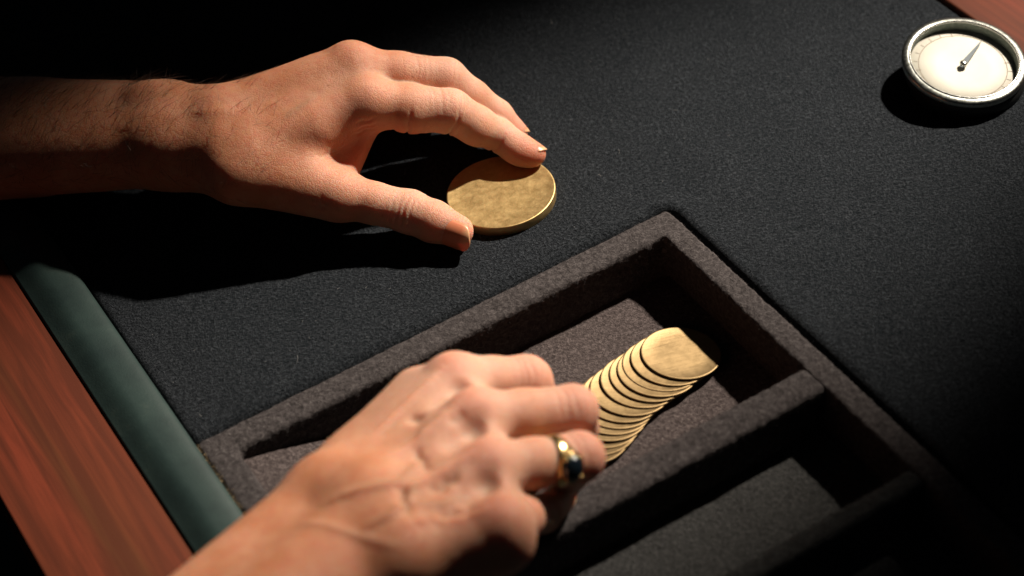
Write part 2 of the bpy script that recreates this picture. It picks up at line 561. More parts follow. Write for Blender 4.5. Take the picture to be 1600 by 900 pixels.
def build_felt():
    us = axis_lines(-226.0, 281.5, 5.0, (0, 277, -222))
    vs = axis_lines(-520.0, 330.0, 5.0, (0,))
    U, V = np.meshgrid(us, vs, indexing='ij')
    d = hole_dist(U, V)
    R = 6.5
    def drop(dd, rr):
        t = np.clip(1 - dd / rr, 0, 1.25)
        return rr * (1 - np.sqrt(np.maximum(1 - np.minimum(t, 1) ** 2, 0))) + np.maximum(t - 1, 0) * 30
    P = np.stack([U, V, np.zeros_like(U)], -1).reshape(-1, 3)
    z = -drop(d, R) - drop(281.5 - U, 5.0) - drop(U + 226.0, 4.0)
    z = z.reshape(-1) + 0.5 * value_noise(P, 0.25, 3) + 0.8 * value_noise(P, 0.05, 4)
    P[:, 2] = z
    W = to_world(P)
    nu, nv = U.shape
    id_ = np.arange(nu * nv).reshape(nu, nv)
    Q = np.stack([id_[:-1, :-1], id_[1:, :-1], id_[1:, 1:], id_[:-1, 1:]], -1).reshape(-1, 4)
    keep = (d[:-1, :-1] > -2.4) & (d[1:, 1:] > -2.4) & (d[1:, :-1] > -2.4) & (d[:-1, 1:] > -2.4)
    o = quad_mesh('felt_table_top', W, Q[keep.reshape(-1)], MAT['felt'])
    tag(o, kind='structure')
    return o
felt = build_felt()

def extrude_profile(name, prof, v0, v1, mat, steps=1, parent=None):
    """prof: closed list of (u,z); extruded along v in the tray frame"""
    n = len(prof); V, F = [], []
    for i in range(steps + 1):
        v = v0 + (v1 - v0) * i / steps
        for u, z in prof: V.append(T(u, v, z))
    for i in range(steps):
        for j in range(n):
            k = (j + 1) % n
            F.append((i * n + j, i * n + k, (i + 1) * n + k, (i + 1) * n + j))
    F.append(tuple(range(n))[::-1]); F.append(tuple(range(steps * n, steps * n + n)))
    o = mesh_obj(name, V, F, mat, parent)
    return o

def rounded_rect(u0, u1, z0, z1, r, n=5):
    P = []
    for cx, cz, a0 in ((u1 - r, z1 - r, 0), (u0 + r, z1 - r, 90), (u0 + r, z0 + r, 180), (u1 - r, z0 + r, 270)):
        for i in range(n + 1):
            a = rad(a0 + 90 * i / n)
            P.append((cx + r * math.cos(a), cz + r * math.sin(a)))
    return P

w = extrude_profile('wooden_table_rail', rounded_rect(310.5, 374, -42, 1.6, 1.2), -560, 420, MAT['wood'], 8)
tag(w, 'reddish mahogany edge rail beside the green leather cushion', 'table rail', 'wooden rails of the table')
w2 = extrude_profile('wooden_table_rail', rounded_rect(-330, -226.5, -42, 2.5, 1.6), -560, 420, MAT['wood'], 8)
tag(w2, 'orange brown wooden rail behind the round dial gauge', 'table rail', 'wooden rails of the table')

def cushion_profile():
    P = []
    for i in range(29):
        s = i / 28
        if s < 0.5: z = -3.5 + 11.5 * math.sqrt(max(0.0, 1 - (1 - 2 * s) ** 2)) ** 0.9
        else: z = 8.0 - 5.6 * (0.5 - 0.5 * math.cos((s - 0.5) * 2 * math.pi * 0.72)) / 0.82
        P.append((281.0 + 29.4 * (0.5 - 0.5 * math.cos(math.pi * s) if s < 0.5 else s), z))
    P += [(281.0, -20), (310.4, -20)][::-1]
    return P
cu = extrude_profile('leather_cushion', cushion_profile(), -560, 420, MAT['leather'], 60)
tag(cu, 'long rounded dark green leather cushion along the inner side of the mahogany rail', 'cushion')

bpy_floor = mesh_obj('floor', [(-3000, -3000, -740), (3000, -3000, -740), (3000, 3000, -740), (-3000, 3000, -740)], [(0, 1, 2, 3)], MAT['floor'])
tag(bpy_floor, kind='structure')

# ------------------------------------------------------------------ the coin tray set into the table
tray = empty('coin_tray', tuple(np.array(T(140, 167, -26)) * MM))
tag(tray, 'dark felt lined tray with three long compartments sunk into the black table', 'tray')
TL = Vector(tray.location)
def attach(o):
    o.parent = tray
    o.matrix_parent_inverse = Matrix.Translation(-TL)
    return o

def rbox(F, lo, hi, r, k=2.0, sub=False):
    lo = np.array(lo, float); hi = np.array(hi, float)
    c = (lo + hi) / 2; b = (hi - lo) / 2 - r
    sl, X, Y, Z = F.box(lo - 12, hi + 12)
    q = [np.abs(X - c[0]) - b[0], np.abs(Y - c[1]) - b[1], np.abs(Z - c[2]) - b[2]]
    o = np.sqrt(np.maximum(q[0], 0) ** 2 + np.maximum(q[1], 0) ** 2 + np.maximum(q[2], 0) ** 2)
    d = o + np.minimum(np.maximum(np.maximum(q[0], q[1]), q[2]), 0) - r
    F.put(sl, d.astype(np.float32), k, sub)

def fuzz_verts(P, N, seed):
    return P + N * (0.7 * value_noise(P, 0.55, seed) + 0.6 * value_noise(P, 0.2, seed + 1))[:, None]

def felt_part(name, boxes, subs, seed, mat='tray_felt', h=1.15):
    lo = np.min([b[0] for b in boxes], axis=0) - 4; hi = np.max([b[1] for b in boxes], axis=0) + 4
    F = Field(lo, hi, h)
    for b in boxes: rbox(F, b[0], b[1], b[2])
    for b in subs: rbox(F, b[0], b[1], b[2], 3.0, True)
    P, Q, N = F.mesh()
    P = fuzz_verts(P, N, seed)
    o = quad_mesh(name, to_world(P), Q, MAT[mat])
    attach(o)
    return o, P, Q, N
RIM = felt_part('rim', [((0.6, 0.6, -30), (280.5, 336, -0.3), 3.0)], [((14.5, 18, -40), (265, 319, 30), 3.0)], 11)
DIV = [felt_part('divider', [((12.5, 138.2, -30), (267, 156.2, -0.8), 3.0)], [], 15),
       felt_part('divider', [((12.5, 219.0, -30), (267, 230.0, -1.2), 3.0)], [], 17, 'tray_falloff')]

def floor_part(v0, v1, ramp_end, seed, mat='tray_floor'):
    us = np.arange(12.0, 268.0, 2.0); vs = np.arange(v0, v1 + 0.1, 2.0)
    U, V = np.meshgrid(us, vs, indexing='ij')
    t = np.clip((U - 190) / 75, 0, 1); t = t * t * (3 - 2 * t) * 0.5 + t * 0.5
    P = np.stack([U, V, -28.0 + ramp_end * t], -1).reshape(-1, 3)
    P[:, 2] += 0.8 * value_noise(P, 0.07, seed) + 0.35 * value_noise(P, 0.4, seed + 1)
    nu, nv = U.shape; i_ = np.arange(nu * nv).reshape(nu, nv)
    Q = np.stack([i_[:-1, :-1], i_[1:, :-1], i_[1:, 1:], i_[:-1, 1:]], -1).reshape(-1, 4)
    o = quad_mesh('compartment_floor', to_world(P), Q, MAT[mat])
    return attach(o)
floor_part(15, 141, 20.0, 21); floor_part(153, 222, 16.0, 23, 'tray_falloff'); floor_part(227, 322, 16.0, 25, 'tray_falloff')

# ------------------------------------------------------------------ hands
def finger(F, pts, k=3.0):
    """pts: list of (xyz, r); joints slightly knobbly"""
    G = F.blank()
    for (a, ra), (b, rb) in zip(pts[:-1], pts[1:]):
        G.cone(a, b, ra, rb, k)
    return G

def hand_mesh(name, F, creases, flush_pts, parent=None, ridges=(), rings=(), pale_pts=()):
    P, Q, N = F.mesh()
    P = P + N * (0.16 * value_noise(P, 0.09, 31) + 0.10 * value_noise(P, 0.3, 32))[:, None]
    disp = np.zeros(len(P)); vein = np.zeros(len(P), np.float32)
    for (a, b, wdt, dep) in creases:
        a = np.array(a, float); b = np.array(b, float); m = (a + b) / 2
        near = np.where(np.linalg.norm(P - m, axis=1) < np.linalg.norm(b - a) * 0.5 + 14)[0]
        if len(near) == 0: continue
        j = near[np.argmin(np.linalg.norm(P[near] - m, axis=1))]
        n0 = N[j]
        s = b - a; L = np.linalg.norm(s) / 2; s = s / (2 * L)
        t = np.cross(n0, s); t /= np.linalg.norm(t)
        d = P[near] - P[j]
        x = d @ s; y = d @ t
        y = y + 0.5 * np.sin(x * 0.9 + a[0])
        ww = np.exp(-(y / wdt) ** 2) * np.exp(-(x / L) ** 4) * np.clip(N[near] @ n0, 0, 1)
        disp[near] -= dep * ww
    for c, a, n, wdt, dep, spread in rings:      # skin folds running round a finger on the side n
        c = np.array(c, float); a, n, b_ = frame(a, n)
        near = np.where(((P - c) ** 2).sum(1) < 17 ** 2)[0]
        d = P[near] - c; x = d @ a; u = d @ n; v = d @ b_
        ang = np.arctan2(v, u)
        x = x + 0.35 * np.sin(ang * 3.0 + c[0]) + 0.25 * np.sin(ang * 7.0 + c[1])
        disp[near] -= dep * np.exp(-(x / wdt) ** 2) * np.exp(-(ang / spread) ** 4)
    for pts, wdt, hgt in ridges:
        S = []
        for p0, p1 in zip(pts[:-1], pts[1:]):
            p0 = np.array(p0, float); p1 = np.array(p1, float)
            for t in np.linspace(0, 1, 10, endpoint=False): S.append(p0 + (p1 - p0) * t)
        S.append(np.array(pts[-1], float)); S = np.array(S)
        for _ in range(2): S[1:-1] = (S[:-2] + S[1:-1] * 2 + S[2:]) / 4
        S = np.array([P[np.argmin(((P - q) ** 2).sum(1))] for q in S])
        for _ in range(6): S[1:-1] = (S[:-2] + S[1:-1] * 2 + S[2:]) / 4
        near = np.where(((P - S.mean(0)) ** 2).sum(1) < (np.linalg.norm(S - S.mean(0), axis=1).max() + 12) ** 2)[0]
        D = np.linalg.norm(P[near][:, None, :] - S[None], axis=2)
        j = D.argmin(1); t = j / (len(S) - 1)
        fade = np.clip(np.minimum(t, 1 - t) * 4, 0, 1); fade = fade * fade * (3 - 2 * fade)
        g_ = fade * np.exp(-(D.min(1) / wdt) ** 2)
        disp[near] += hgt * g_
        if wdt <= 2.05: vein[near] = np.maximum(vein[near], 0.75 * g_)
    P = P + N * disp[:, None]
    o = quad_mesh(name, P, Q, MAT['skin'], parent)
    fl = np.zeros(len(P), np.float32)
    for c, r, a in flush_pts:
        fl = np.maximum(fl, a * np.exp(-(np.linalg.norm(P - np.array(c, float), axis=1) / r) ** 2))
    at = o.data.attributes.new('flush', 'FLOAT', 'POINT')
    at.data.foreach_set('value', np.clip(fl, 0, 1).astype(np.float32))
    pl = np.zeros(len(P), np.float32)
    for c, r, a in pale_pts:
        pl = np.maximum(pl, a * np.exp(-(np.linalg.norm(P - np.array(c, float), axis=1) / r) ** 2))
    at = o.data.attributes.new('pale', 'FLOAT', 'POINT')
    at.data.foreach_set('value', pl.astype(np.float32))
    at = o.data.attributes.new('vein', 'FLOAT', 'POINT')
    at.data.foreach_set('value', vein.astype(np.float32))
    return o, P, N

def nail(parent, base, axis, normal, r, length, span, tilt=0.0, grow=0.0):
    """a curved nail plate lying on the back of a fingertip"""
    a, n, b = frame(axis, normal)
    a2 = a * math.cos(tilt) + n * math.sin(tilt); n = n * math.cos(tilt) - a * math.sin(tilt); a = a2
    NU, NV = 18, 14; V, F = [], []; tipv = []
    for layer, off in ((0, 0.0), (1, -0.55)):
        for i in range(NU + 1):
            u = i / NU
            for j in range(NV + 1):
                s = 2 * j / NV - 1
                # outline: squarish with rounded free end and rounded root
                half = span * (0.90 + 0.10 * math.sin(u * math.pi))
                if u > 0.72: half *= math.sqrt(max(1 - ((u - 0.72) / 0.29) ** 2 * 0.85, 0.02))
                if u < 0.30: half *= math.sqrt(max(1 - ((0.30 - u) / 0.31) ** 2 * 0.90, 0.02))
                th = half * s
                rr = r + off + grow * u - 1.0 * max(0.24 - u, 0) / 0.24 - 0.45 * s ** 4 * (1 if u < 0.8 else 0.4) - 0.9 * max(u - 0.6, 0) ** 2 * 6 * 0.5
                p = np.array(base, float) + a * length * (u - 0.06 * s * s * (2 * u - 1)) + n * (rr * math.cos(th)) + b * (rr * math.sin(th))
                V.append(p); tipv.append(u)
    W = NV + 1; L0 = (NU + 1) * W
    for i in range(NU):
        for j in range(NV):
            q = (i * W + j, i * W + j + 1, (i + 1) * W + j + 1, (i + 1) * W + j)
            F.append(q); F.append(tuple(L0 + x for x in q[::-1]))
    rim = [i for i in range(W)] + [i * W + NV for i in range(1, NU + 1)] + [NU * W + j for j in range(NV - 1, -1, -1)] + [i * W for i in range(NU - 1, 0, -1)]
    for x, y in zip(rim, rim[1:] + rim[:1]): F.append((x, L0 + x, L0 + y, y))
    o = mesh_obj('fingernail', V, F, MAT['nail'], parent)
    at = o.data.attributes.new('tip', 'FLOAT', 'POINT')
    at.data.foreach_set('value', np.array(tipv, np.float32))
    return o

H = 0.9
# ---- left hand: arched over the brass disc
def path(rg, pts, w, d):
    rg.append((pts, w, -d))

def left_hand():
    A = np.array
    arm0 = A((-368.2, 175.4, 30.0)); arm1 = A((-248.3, 148.1, 31.0)); wr = A((-171.0, 113.2, 47.0))
    m2 = A((-60.8, 101.2, 56.0)); p2 = A((-17.8, 99.0, 43.0)); d2 = A((5.5, 101.2, 20.0)); t2 = A((22.7, 89.4, 12.5))
    m3 = A((-66.7, 121.9, 64.0)); p3 = A((-18.0, 122.4, 47.0)); d3 = A((6.5, 116.8, 21.0)); t3 = A((15.5, 110.9, 12.0))
    m4 = m3 + A((-11, 18, -13)); p4 = p3 + A((-11, 17, -19)); d4 = d3 + A((-20, 14, -9)); t4 = t3 + A((-22, 12, -3))
    m5 = m4 + A((-14, 15, -14)); p5 = p4 + A((-17, 14, -10)); d5 = d4 + A((-22, 16, -2)); t5 = t4 + A((-24, 18, 0))
    cm = A((-133.7, 75.4, 43.0)); mt = A((-83.8, 64.1, 27.0)); it = A((-47.3, 53.8, 16.0)); tt = A((-24.0, 39.9, 9.6))
    lo = np.min([arm0, wr, m2, m3, t3, tt, m5, t5], axis=0) - 34; hi = np.max([arm0, wr, m2, m3, t2, m5, m4], axis=0) + 30
    lo[0] = -352; lo[2] = 0.0
    F = Field(lo, hi, H)
    y = A((0, 1, 0)); z = A((0, 0, 1))
    # forearm: two bones side by side
    F.cone(arm0 + y * 12, wr + y * 11 + z * 2, 30, 20, 14); F.cone(arm0 - y * 13, wr - y * 10 - z * 2, 30, 20.5, 14)
    F.cone(arm0, arm1, 37, 29.5, 12); F.cone(arm1, wr, 28, 20, 12)
    F.ell((-177.9, 123.0, 66.0), np.eye(3), (11, 7, 8), 8)                     # head of the ulna
    # carpus and palm
    c2 = A((-138.5, 90.6, 52.0)); c3 = A((-139.1, 105.4, 57.0)); c4 = c3 + A((-4, 15, -7)); c5 = c3 + A((-6, 26, -16))
    F.cone(wr + y * 8, c3, 19.5, 16.5, 12); F.cone(wr - y * 8, c2, 19.5, 16, 12)
    for c, m, ra, rb in ((c2, m2, 15, 12.8), (c3, m3, 15, 12.6), (c4, m4, 14, 12), (c5, m5, 13, 11)):
        F.cone(c, m, ra, rb, 10)
    F.tri(c2 - z * 2, m2 - z * 1, m3 - z * 2, 12.2, 8); F.tri(c2 - z * 2, c3 - z * 1, m3 - z * 2, 13.5, 8)
    F.cone(c5 - z * 10, m5 - z * 8, 13, 10, 9); F.cone(c4 - z * 8, m4 - z * 9, 12, 9, 9); F.cone(c3 - z * 9, m3 - z * 9, 12, 9, 9)
    # thumb metacarpal, first web and thenar mass
    F.cone(wr - y * 10 - z * 3, cm, 17.5, 15.5, 12)
    F.cone(cm, mt, 15.5, 12.8, 8)
    F.cone(A((-120.8, 85.3, 50.0)), A((-91.7, 89.7, 52.0)), 15, 12.5, 10)           # first interosseous muscle
    F.cone(A((-123.6, 80.2, 45.0)), A((-100.8, 75.3, 39.0)), 15, 12, 10)
    F.tri(c2 - z * 6, cm, mt, 12, 8)
    F.tri(A((-102.3, 83.7, 44.0)), m2 + A((2, -1, -7)), mt + A((-1, 10, -4)), 5.5, 7)
    F.tri(c3 - z * 14, mt + y * 11 - z * 5, m2 + y * 6 - z * 13, 6, 8)
    # fingers
    G = finger(F, [(m2, 12.9), (m2 * .5 + p2 * .5 - z * 0.3, 12.7), (p2, 11.9), (d2 * .55 + p2 * .45 - z * .6, 10.4), (d2, 9.0), (t2, 7.0)])
    for pts in ([(m3, 12.4), (m3 * .5 + p3 * .5, 12.0), (p3, 11.6), (d3 * .5 + p3 * .5, 10.0), (d3, 8.8), (t3, 6.8)],
                [(m4, 11.5), (p4, 9.8), (d4, 8.2), (t4, 6.5)], [(m5, 10.5), (p5, 8.6), (d5, 7.2), (t5, 6.0)]):
        G.merge(finger(F, pts), 1.2)
    # finger pulps
    G.ell((t2 * .6 + d2 * .4) + A((-1.5, -2.5, -1.0)), frame(t2 - d2, z), (11, 7.6, 7.6), 4)
    e_ = p2 - m2; e_ = e_ / np.linalg.norm(e_)
    G.ell(m2 * .48 + p2 * .52 - z * 2.0 - y * 2.6, frame(e_, z), (14, 10, 10.5), 4)
    G.ell(p2 * .5 + d2 * .5 - z * 1.6 - y * 2.2, frame(d2 - p2, z), (11, 8.2, 8.6), 4)
    F.merge(G, 5)
    B = finger(F, [(mt, 12.8), (mt * .5 + it * .5, 11.0), (it, 11.4), (tt * .5 + it * .5, 11.0), (tt, 8.8)])
    F.merge(B, 5)
    # knuckles
    F.ell(m2 + A((-1, 0, 2.4)), np.eye(3), (11, 10, 10.5), 7); F.ell(m3 + A((-1, 1, 2.6)), np.eye(3), (10.5, 9.5, 10.5), 6)
    cr = []; rg = []; rn = []
    def crease(a, b, w=0.9, d=0.6): cr.append((a, b, w, d))
    # folds on the under side and wrinkles on the back of the finger joints
    under = A((0.05, -0.75, -0.65)); over = A((0.15, -0.35, 0.92))
    e1_ = p2 - m2; e2_ = d2 - p2; e3_ = t2 - d2
    rn += [(m2 * .50 + p2 * .50, e1_, under, 0.9, 1.5, 1.1), (m2 * .33 + p2 * .67, e1_, under, 0.7, 0.4, 0.8), (m2 * .66 + p2 * .34, e1_, under, 0.9, 0.7, 0.9),
           (p2 + e2_ * .06, e1_ + e2_, under, 1.0, 1.6, 1.15), (p2 + e2_ * .16, e1_ + e2_, under, 0.7, 0.5, 0.8), (d2 + e3_ * .05, e2_ + e3_, under, 0.9, 1.2, 1.1)]
    for k_, dd, sp in ((-0.31, .16, .5), (-0.25, .26, .75), (-0.205, .18, .45), (-0.15, .3, .8), (-0.075, .16, .5)): rn.append((p2 + e1_ * k_, e1_ + A((0, 6, 0)), over + A((0.3 * k_, 0, 0)), 0.62, dd, sp))
    for k_ in (0.04, 0.10, 0.17): rn.append((p2 + e2_ * k_, e1_ + e2_, over, 0.62, 0.34, 0.75))
    f1_ = p3 - m3; f2_ = d3 - p3
    for k_ in (-0.34, -0.28, -0.22): rn.append((p3 + f1_ * k_, f1_, over, 0.6, 0.24, 0.7))
    for k_ in (0.02, 0.09): rn.append((p3 + f2_ * k_, f1_ + f2_, over, 0.6, 0.3, 0.7))
    front = A((0.0, -0.85, 0.5)); g1_ = it - mt; g2_ = tt - it
    for k_, dd in ((-0.20, .3), (-0.12, .45), (-0.03, .6), (0.07, .6), (0.15, .35)): rn.append((it + (g1_ if k_ < 0 else g2_) * k_, g1_ + g2_, front, 0.7, dd, 0.8))
    crease((-69.0, 93.4, 55.0), (-57.7, 94.8, 56.0), 0.9, 0.9); crease((-70.2, 93.6, 52.0), (-58.9, 94.0, 53.0), 0.9, 1.0); crease((-71.3, 93.8, 49.0), (-60.8, 93.2, 50.0), 0.9, 0.9)
    crease((-97.1, 77.0, 44.0), (-87.7, 80.3, 42.0), 1.0, 0.4)
    crease((-92.7, 60.1, 34.0), (-86.6, 58.6, 26.0), 0.9, 0.5); crease((-90.0, 59.5, 34.0), (-83.2, 57.7, 26.0), 0.9, 0.5); crease((-95.3, 61.8, 34.0), (-89.8, 57.0, 28.0), 0.9, 0.4); crease((-88.4, 56.2, 32.0), (-93.2, 55.7, 28.0), 0.8, 0.4)
    crease((-172.2, 114.2, 66.0), (-170.7, 96.7, 62.0), 0.7, 0.14); crease((-158.6, 110.7, 66.0), (-157.0, 93.2, 62.0), 0.7, 0.12)
    # tendons and veins stand proud (negative depth)
    path(rg, [(-120.0, 92.0, 62.0), (-95.6, 102.4, 62.0), (-74.3, 108.4, 64.0)], 3.2, -0.55)
    path(rg, [(-126.2, 107.7, 64.0), (-101.4, 116.8, 66.0), (-75.9, 125.6, 70.0)], 2.8, -0.6)
    path(rg, [(-154.3, 100.7, 62.0), (-126.8, 93.8, 62.0)], 3.0, -0.5)
    path(rg, [(-106.4, 85.3, 62.0), (-95.3, 90.6, 66.0), (-84.4, 97.4, 68.0)], 2.0, -0.35)
    crease((-79.9, 121.6, 72.0), (-71.8, 123.7, 74.0), 2.6, 0.5)
    fl = [(t2, 12, .75), (t3, 12, .6), (tt, 14, .55), (m2, 12, .25), (p2, 9, .3), (p3, 9, .35), (it, 9, .25), (m3, 12, .35),
          ((m2 + mt) / 2 + A((4, 4, -6)), 20, .8), ((m2 + p2) / 2 - z * 9, 14, .5), (p2 - z * 8, 10, .5)]
    o, P, N = hand_mesh('hand', F, cr, fl, None, rg, rn, [(m2, 24, .45), (p2, 26, .85), (d2, 24, .85), (p3, 26, .85), (d3, 24, .85), (m3, 20, .3), (it, 28, .85), (mt, 22, .5), (tt, 22, .8)])
    tag(o, 'bare left hand and hairy forearm, thumb and fingers gripping the large brass disc', 'hand')
    ax = tt - it
    nail(o, tt - ax / np.linalg.norm(ax) * 10.6, ax, (-0.05, -0.97, 0.12), 9.8, 21.0, 1.12, -0.06)
    ax = t2 - d2
    nail(o, t2 - ax / np.linalg.norm(ax) * 6.5, ax, (0.62, 0.36, 0.70), 7.2, 11.8, 1.05, -0.06)
    ax = t3 - d3
    nail(o, t3 - ax / np.linalg.norm(ax) * 6.0, ax, (0.66, 0.5, 0.65), 7.0, 11.0, 1.0, -0.08)
    return o, P, N
LEFT, LP, LN = left_hand()

# ---- right hand: reaching into the tray
def right_hand():
    A = np.array; z = A((0, 0, 1.0))
    arm0 = A((-163.9, -263.8, 54.0)); wr = A((-84.3, -181.3, 53.0))
    m2 = A((-32.6, -117.6, 56.0)); p2 = A((-0.3, -109.4, 42.0)); d2 = A((5.9, -107.0, 18.0)); t2 = A((14.6, -94.5, -3.0))
    m3 = A((-26.6, -148.3, 63.0)); p3 = A((18.2, -137.3, 47.0)); d3 = A((20.0, -127.4, 24.0)); t3 = A((23.2, -109.3, 3.0))
    m4 = A((-24.2, -179.6, 63.0)); p4 = A((17.8, -163.0, 44.0)); d4 = A((12.3, -147.7, 18.0)); t4 = A((14.1, -129.3, -3.0))
    m5 = A((-21.1, -212.4, 63.0)); p5 = A((-12.8, -196.3, 48.0)); d5 = A((-2.2, -173.2, 22.0)); t5 = A((9.0, -143.2, -3.0))
    cm = A((-81.7, -149.1, 40.0)); mt = A((-47.3, -106.6, 28.0)); it = A((-11.8, -85.6, 5.0)); tt = A((11.8, -81.7, -9.0))
    pts = A([arm0, wr, m2, p3, p4, t5, m5, cm, tt])
    lo = pts.min(0) - 36; hi = pts.max(0) + 30; lo[2] = -28
    F = Field(lo, hi, H)
    ax, n, b = frame(wr - arm0, z)
    if b[1] > 0: b = -b                 # b: towards the viewer, the little finger's side
    F.cone(arm0 + b * 19 + z * 9, wr + b * 17 + z * 8, 26, 20, 14); F.cone(arm0 - b * 13, wr - b * 11, 26, 19.5, 14)
    c2 = A((-74.1, -158.6, 54.0)); c3 = A((-69.7, -181.3, 58.0)); c4 = A((-66.0, -200.7, 61.0)); c5 = A((-63.2, -218.5, 62.0))
    F.cone(wr - b * 8, c2 * .5 + c3 * .5, 19, 17, 12); F.cone(wr + b * 12 + z * 6, c4 * .5 + c5 * .5, 19, 16, 12)
    for c, m, ra, rb in ((c2, m2, 15.0, 12.6), (c3, m3, 14.8, 12.6), (c4, m4, 14.6, 12.2), (c5, m5, 14.5, 11.6)):
        F.cone(c, m, ra, rb, 9)
    for c0, c1, q0, q1 in ((c2, c3, m2, m3), (c3, c4, m3, m4), (c4, c5, m4, m5)):
        F.tri(c0 - z, c1 - z, q0 - z * 1.5, 13, 7); F.tri(c1 - z, q0 - z * 1.5, q1 - z * 1.5, 11.6, 7)
    for c, m in ((c2, m2), (c3, m3), (c4, m4), (c5, m5)):
        F.cone(c - z * 12, m * .8 + c * .2 - z * 12, 12, 10, 9)
    F.cone(A((-118.5, -245.8, 58.0)), A((-67.8, -217.3, 60.0)), 23, 16.5, 12); F.cone(wr + b * 17 + z * 7, c5, 19, 15, 14); F.cone(wr + b * 15, m5 - z * 8, 18, 11, 12)
    F.cone(c5 - z * 9 + b * 2, m5 - z * 11 + b * 1, 14, 10, 9)
    F.cone(wr - b * 9, cm, 18, 16, 12); F.cone(cm, mt, 15.5, 13, 8)
    F.cone(A((-84.3, -151.2, 46.0)), A((-50.3, -113.1, 46.0)), 15.0, 14.5, 10)          # first interosseous muscle
    F.tri(c2 - z * 6, m2 - z * 6, mt, 9, 8)
    G = finger(F, [(m2, 12.4), (m2 * .5 + p2 * .5, 12.0), (p2, 12.0), (d2, 9.2), (t2, 7.2)])
    for q in ([(m3, 12.6), (m3 * .5 + p3 * .5, 11.8), (p3, 11.8), (d3, 9.4), (t3, 7.4)],
              [(m4, 12.2), (m4 * .5 + p4 * .5, 11.4), (p4, 11.2), (d4, 9.2), (t4, 7.2)],
              [(m5, 11.4), (p5, 9.8), (d5, 8.4), (t5, 6.6)]):
        G.merge(finger(F, q), 1.0)
    F.merge(G, 5)
    F.merge(finger(F, [(mt, 12), (it, 11), (tt, 8.5)]), 4)
    # knuckles and the hollows between them
    for m, r in ((m2, 9.6), (m3, 9.8), (m4, 9.6), (m5, 9.0)):
        F.ell(m + A((-0.5, 0, 3.6)), np.eye(3), (r * 1.05, r * .95, r), 6)
    e, g, h_ = frame(m3 - c3, z)
    for p, q, dp in ((m2, m3, 0.5), (m3, m4, 0.0), (m4, m5, -0.2)):
        mid = (p + q) / 2
        F.ell(mid + g * (15.9 + dp) - e * 2, A((e, g, h_)), (13, 6.2, 5.2), 6, True)
        F.ell(mid + g * (11.3 + dp) + e * 0, A((e, g, h_)), (5.0, 4.6, 3.8), 4, True)
    cr = []; rg = []; rn = []
    # extensor tendons
    for c, m in ((c2, m2), (c3, m3), (c4, m4), (c5, m5)):
        path(rg, [c + z * 15, c * .5 + m * .5 + z * 13, m + z * 12], 2.6, -1.4)
    # veins
    path(rg, [(-95.4, -202.4, 73.0), (-78.4, -197.9, 75.0), (-62.1, -196.6, 77.0), (-51.9, -184.1, 77.0), (-48.3, -173.6, 77.0)], 2.0, -1.3)
    path(rg, [(-79.9, -217.1, 72.0), (-65.8, -213.8, 75.0), (-59.2, -207.1, 76.0), (-56.2, -197.8, 77.0), (-46.9, -190.7, 77.0)], 2.0, -1.25)
    path(rg, [(-59.2, -207.1, 76.0), (-43.4, -206.8, 76.0), (-29.5, -200.8, 74.0)], 1.8, -0.7)
    path(rg, [(-50.8, -169.3, 77.0), (-46.2, -156.8, 77.0), (-36.0, -153.2, 77.0)], 1.9, -0.7)
    path(rg, [(-104.4, -210.4, 70.0), (-85.0, -217.7, 74.0), (-58.8, -227.2, 74.0)], 2.0, -0.8)
    def crease(a, b_, w=0.9, d=0.6): cr.append((a, b_, w, d))
    crease((-53.0, -146.7, 74.0), (-49.8, -154.0, 76.0), 3.0, 1.8); crease((-52.2, -172.8, 77.0), (-48.2, -186.7, 77.0), 2.2, 1.8); crease((-60.6, -198.7, 77.0), (-59.1, -214.2, 76.0), 2.4, 1.8)
    crease((-46.6, -199.7, 76.0), (-35.3, -191.9, 76.0), 2.8, 2.2); crease((-35.3, -161.2, 77.0), (-28.4, -158.9, 78.0), 2.8, 1.0); crease((-44.3, -213.8, 74.0), (-29.1, -210.9, 74.0), 3.0, 2.2); crease((-58.1, -218.0, 74.0), (-44.4, -215.6, 74.0), 2.6, 1.3)
    over = A((0.1, -0.3, 0.95))
    for m, p, d in ((m2, p2, d2), (m3, p3, d3), (m4, p4, d4), (m5, p5, d5)):
        e1_ = p - m; e2_ = d - p
        for k_, dd in ((-0.22, .3), (-0.14, .4), (-0.06, .35)): rn.append((p + e1_ * k_, e1_, over, 0.8, dd, 0.8))
        for k_, dd in ((0.06, .5), (0.16, .4)): rn.append((p + e2_ * k_, e1_ + e2_, A((0.7, -0.2, 0.6)), 0.8, dd, 0.8))
    fl = [(m2 + z * 9, 10, .6), (m3 + z * 9, 10, .6), (m4 + z * 9, 10, .6), (p2, 14, .55), (p3, 14, .6), (p4, 14, .6), (m5 + z * 8, 10, .6), (p5, 12, .6)]
    o, P, N = hand_mesh('hand', F, cr, fl, None, rg, rn, [(m2, 34, .95), (m3, 30, .9), (m4, 28, .8), (p2, 26, .95), (p3, 26, .95), (p4, 26, .9), (m5, 24, .55), (p5, 20, .6), ((c2 + m2) / 2, 30, .5)])
    tag(o, 'veined right hand wearing a gold ring, reaching into the tray for the fanned coins', 'hand')
    return o, P, N, m4, p4
RIGHT, RP, RN, RM4, RP4 = right_hand()

